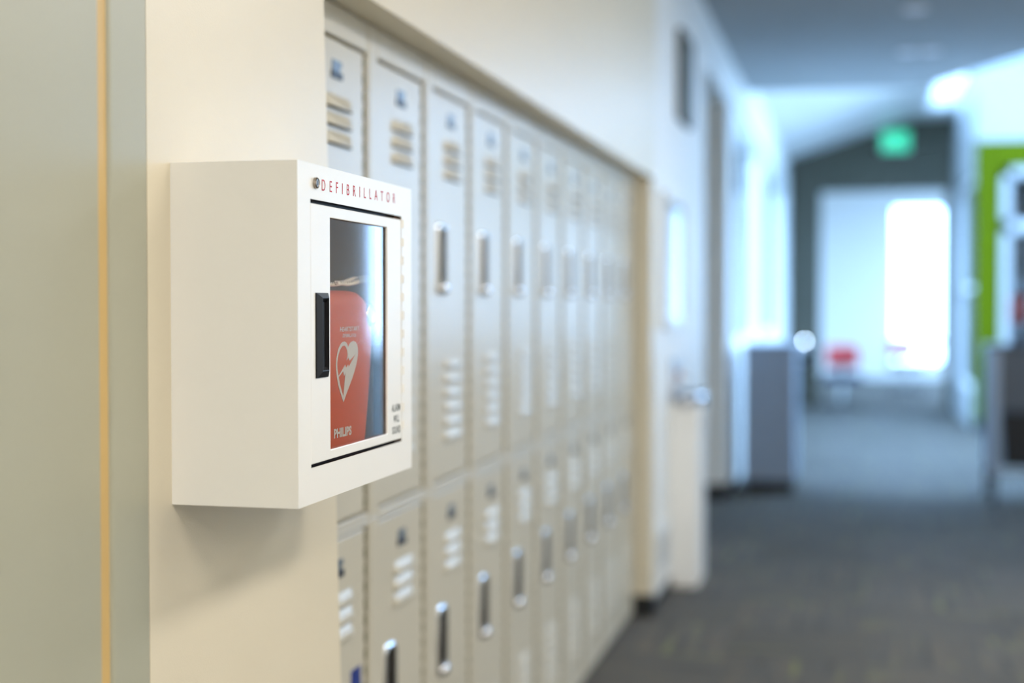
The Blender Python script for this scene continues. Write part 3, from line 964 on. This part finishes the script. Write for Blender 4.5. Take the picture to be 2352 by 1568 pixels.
# ------------------------------------------------------------------ far end
ex = thing('exit_sign', (0.485, FY, 3.10), 'glowing green exit sign on the dark olive wall above the portal', 'exit sign')
finish('housing', boxes((-0.17, 0.17, -0.05, 0.0, 0.02, 0.28)), 'frame', ex, bevel=0.006)
finish('face', boxes((-0.16, 0.16, -0.056, -0.05, 0.03, 0.27)), 'exitglow', ex)
lettering('EXIT', -0.0575, -0.135, 0.135, 0.085, 0.215, 'exitword', ex, bold=0.02, flip=True)

wf_ = thing('wall_fountain', (-0.60, FY, 0.55), 'steel wall fountain on the dark wall left of the portal', 'drinking fountain')
bm = bmesh.new()
loft(bm, [[(-0.15 * s, 0, z), (0.15 * s, 0, z), (0.15 * s, -d_, z), (-0.15 * s, -d_, z)] for z, s, d_ in ((0, 0.6, 0.16), (0.12, 0.9, 0.28), (0.18, 1.0, 0.32))])
finish('basin', bm, 'steel', wf_, bevel=0.01)
bm = bmesh.new()
lathe(bm, [(0.03, 0.18), (0.045, 0.20), (0.04, 0.235), (0.015, 0.255)], 0.0, -0.2)
finish('bubbler', bm, 'chrome', wf_, smooth=True)
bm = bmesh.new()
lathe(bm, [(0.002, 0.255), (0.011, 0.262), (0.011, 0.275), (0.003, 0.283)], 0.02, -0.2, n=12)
finish('glint_bead', bm, 'glint', wf_, smooth=True)  # glowing bead added to imitate a chrome glint; no lamp sits here


def swivel_chair(loc, rz, label):
    t_ = thing('swivel_chair', loc, label, 'chair', 'swivel chairs at the far end', rz)
    bm = bmesh.new()
    loft(bm, [[(x * s, y * s, z) for x, y in rrect(0, 0, 0.22, 0.21, 0.08)] for z, s in ((0.36, 0.9), (0.38, 1.0), (0.42, 1.0), (0.44, 0.9))])
    finish('seat', bm, 'chairblue', t_, smooth=True)
    bm = bmesh.new()
    loft(bm, [[(y, 0.21 + dy, z) for y, z in rrect(0, 0.66, 0.19 * s, 0.13 * s, 0.06)] for dy, s in ((-0.02, 0.92), (-0.01, 1.0), (0.015, 1.0), (0.025, 0.92))])
    finish('backrest', bm, 'chairred', t_, smooth=True)
    bm = bmesh.new()
    tube(bm, [(0, 0.1, 0.37), (0, 0.24, 0.40), (0, 0.25, 0.60)], 0.018, 8)
    finish('back_bar', bm, 'cartblack', t_)
    bm = bmesh.new()
    tube(bm, [(0, 0, 0.08), (0, 0, 0.37)], 0.03, 12)
    finish('column', bm, 'chrome', t_)
    for k in range(5):
        a_ = 2 * PI * k / 5
        bm = bmesh.new()
        tube(bm, [(0.02 * math.cos(a_), 0.02 * math.sin(a_), 0.10), (0.25 * math.cos(a_), 0.25 * math.sin(a_), 0.065)], [0.022, 0.015], 8)
        lg = finish('base_arm', bm, 'cartblack', t_)
        bm = bmesh.new()
        loft(bm, [[(0.25 * math.cos(a_) + x, 0.25 * math.sin(a_) + 0.027 * math.cos(2 * PI * q_ / 14), 0.027 + 0.027 * math.sin(2 * PI * q_ / 14)) for q_ in range(14)] for x in (-0.012, 0.012)])
        finish('wheel', bm, 'cartblack', lg)
    return t_


swivel_chair((-0.12, 17.3, 0), PI, 'red backed swivel chair in front of the far portal opening')
swivel_chair((0.72, 20.6, 0), PI * 0.9, 'red backed swivel chair inside the bright far room')
for i, (x, y) in enumerate(((0.33, 9.5), (0.47, 9.5), (0.32, 8.15), (0.87, 7.62))):
    dl = thing('ceiling_downlight', (x, y, CEIL), ['small round downlight in the corridor ceiling, left of the far pair', 'small round downlight in the corridor ceiling, right of the far pair',
                                                   'small round downlight in the ceiling nearer than the pair', 'small round downlight at the top right corner of the ceiling'][i], 'downlight', 'ceiling downlights')
    bm = bmesh.new()
    lathe(bm, [(0.068, 0.0), (0.072, -0.006), (0.060, -0.010), (0.055, -0.006)], 0, 0)
    finish('trim_ring', bm, 'frame', dl, smooth=True)
    bm = bmesh.new()
    lathe(bm, [(0.053, -0.0065), (0.03, -0.012), (0.005, -0.013)], 0, 0)
    finish('lens', bm, 'lens', dl, smooth=True)

# ceiling light panels over the near corridor (above the frame's top edge); those by the camera are added fill
for i, (x, y, pw) in enumerate(((1.5, 2.5, 38.0), (1.5, 5.3, 62.0), (1.5, -0.1, 39.0), (0.6, -2.2, 68.0))):
    lp = thing('ceiling_light', (x, y, CEIL), ['recessed light panel above the near lockers', 'recessed light panel above the far lockers', 'unseen light panel added as fill beside the camera', 'unseen light panel added as fill behind the camera'][i], 'ceiling light', 'corridor light panels')
    finish('frame', boxes((-0.31, 0.31, -0.61, -0.59, -0.02, 0), (-0.31, 0.31, 0.59, 0.61, -0.02, 0), (-0.31, -0.29, -0.59, 0.59, -0.02, 0), (0.29, 0.31, -0.59, 0.59, -0.02, 0)), 'frame', lp)
    finish('diffuser', boxes((-0.29, 0.29, -0.59, 0.59, -0.012, -0.002)), 'panelglow', lp)
    l = area('panel_light', (0, 0, -0.03), (0, 0, 0), 0.58, 1.18, pw, ((1.0, 0.935, 0.84), (0.86, 0.93, 1.0), (1.0, 0.935, 0.84), (1.0, 0.96, 0.90))[i])
    l.parent = lp
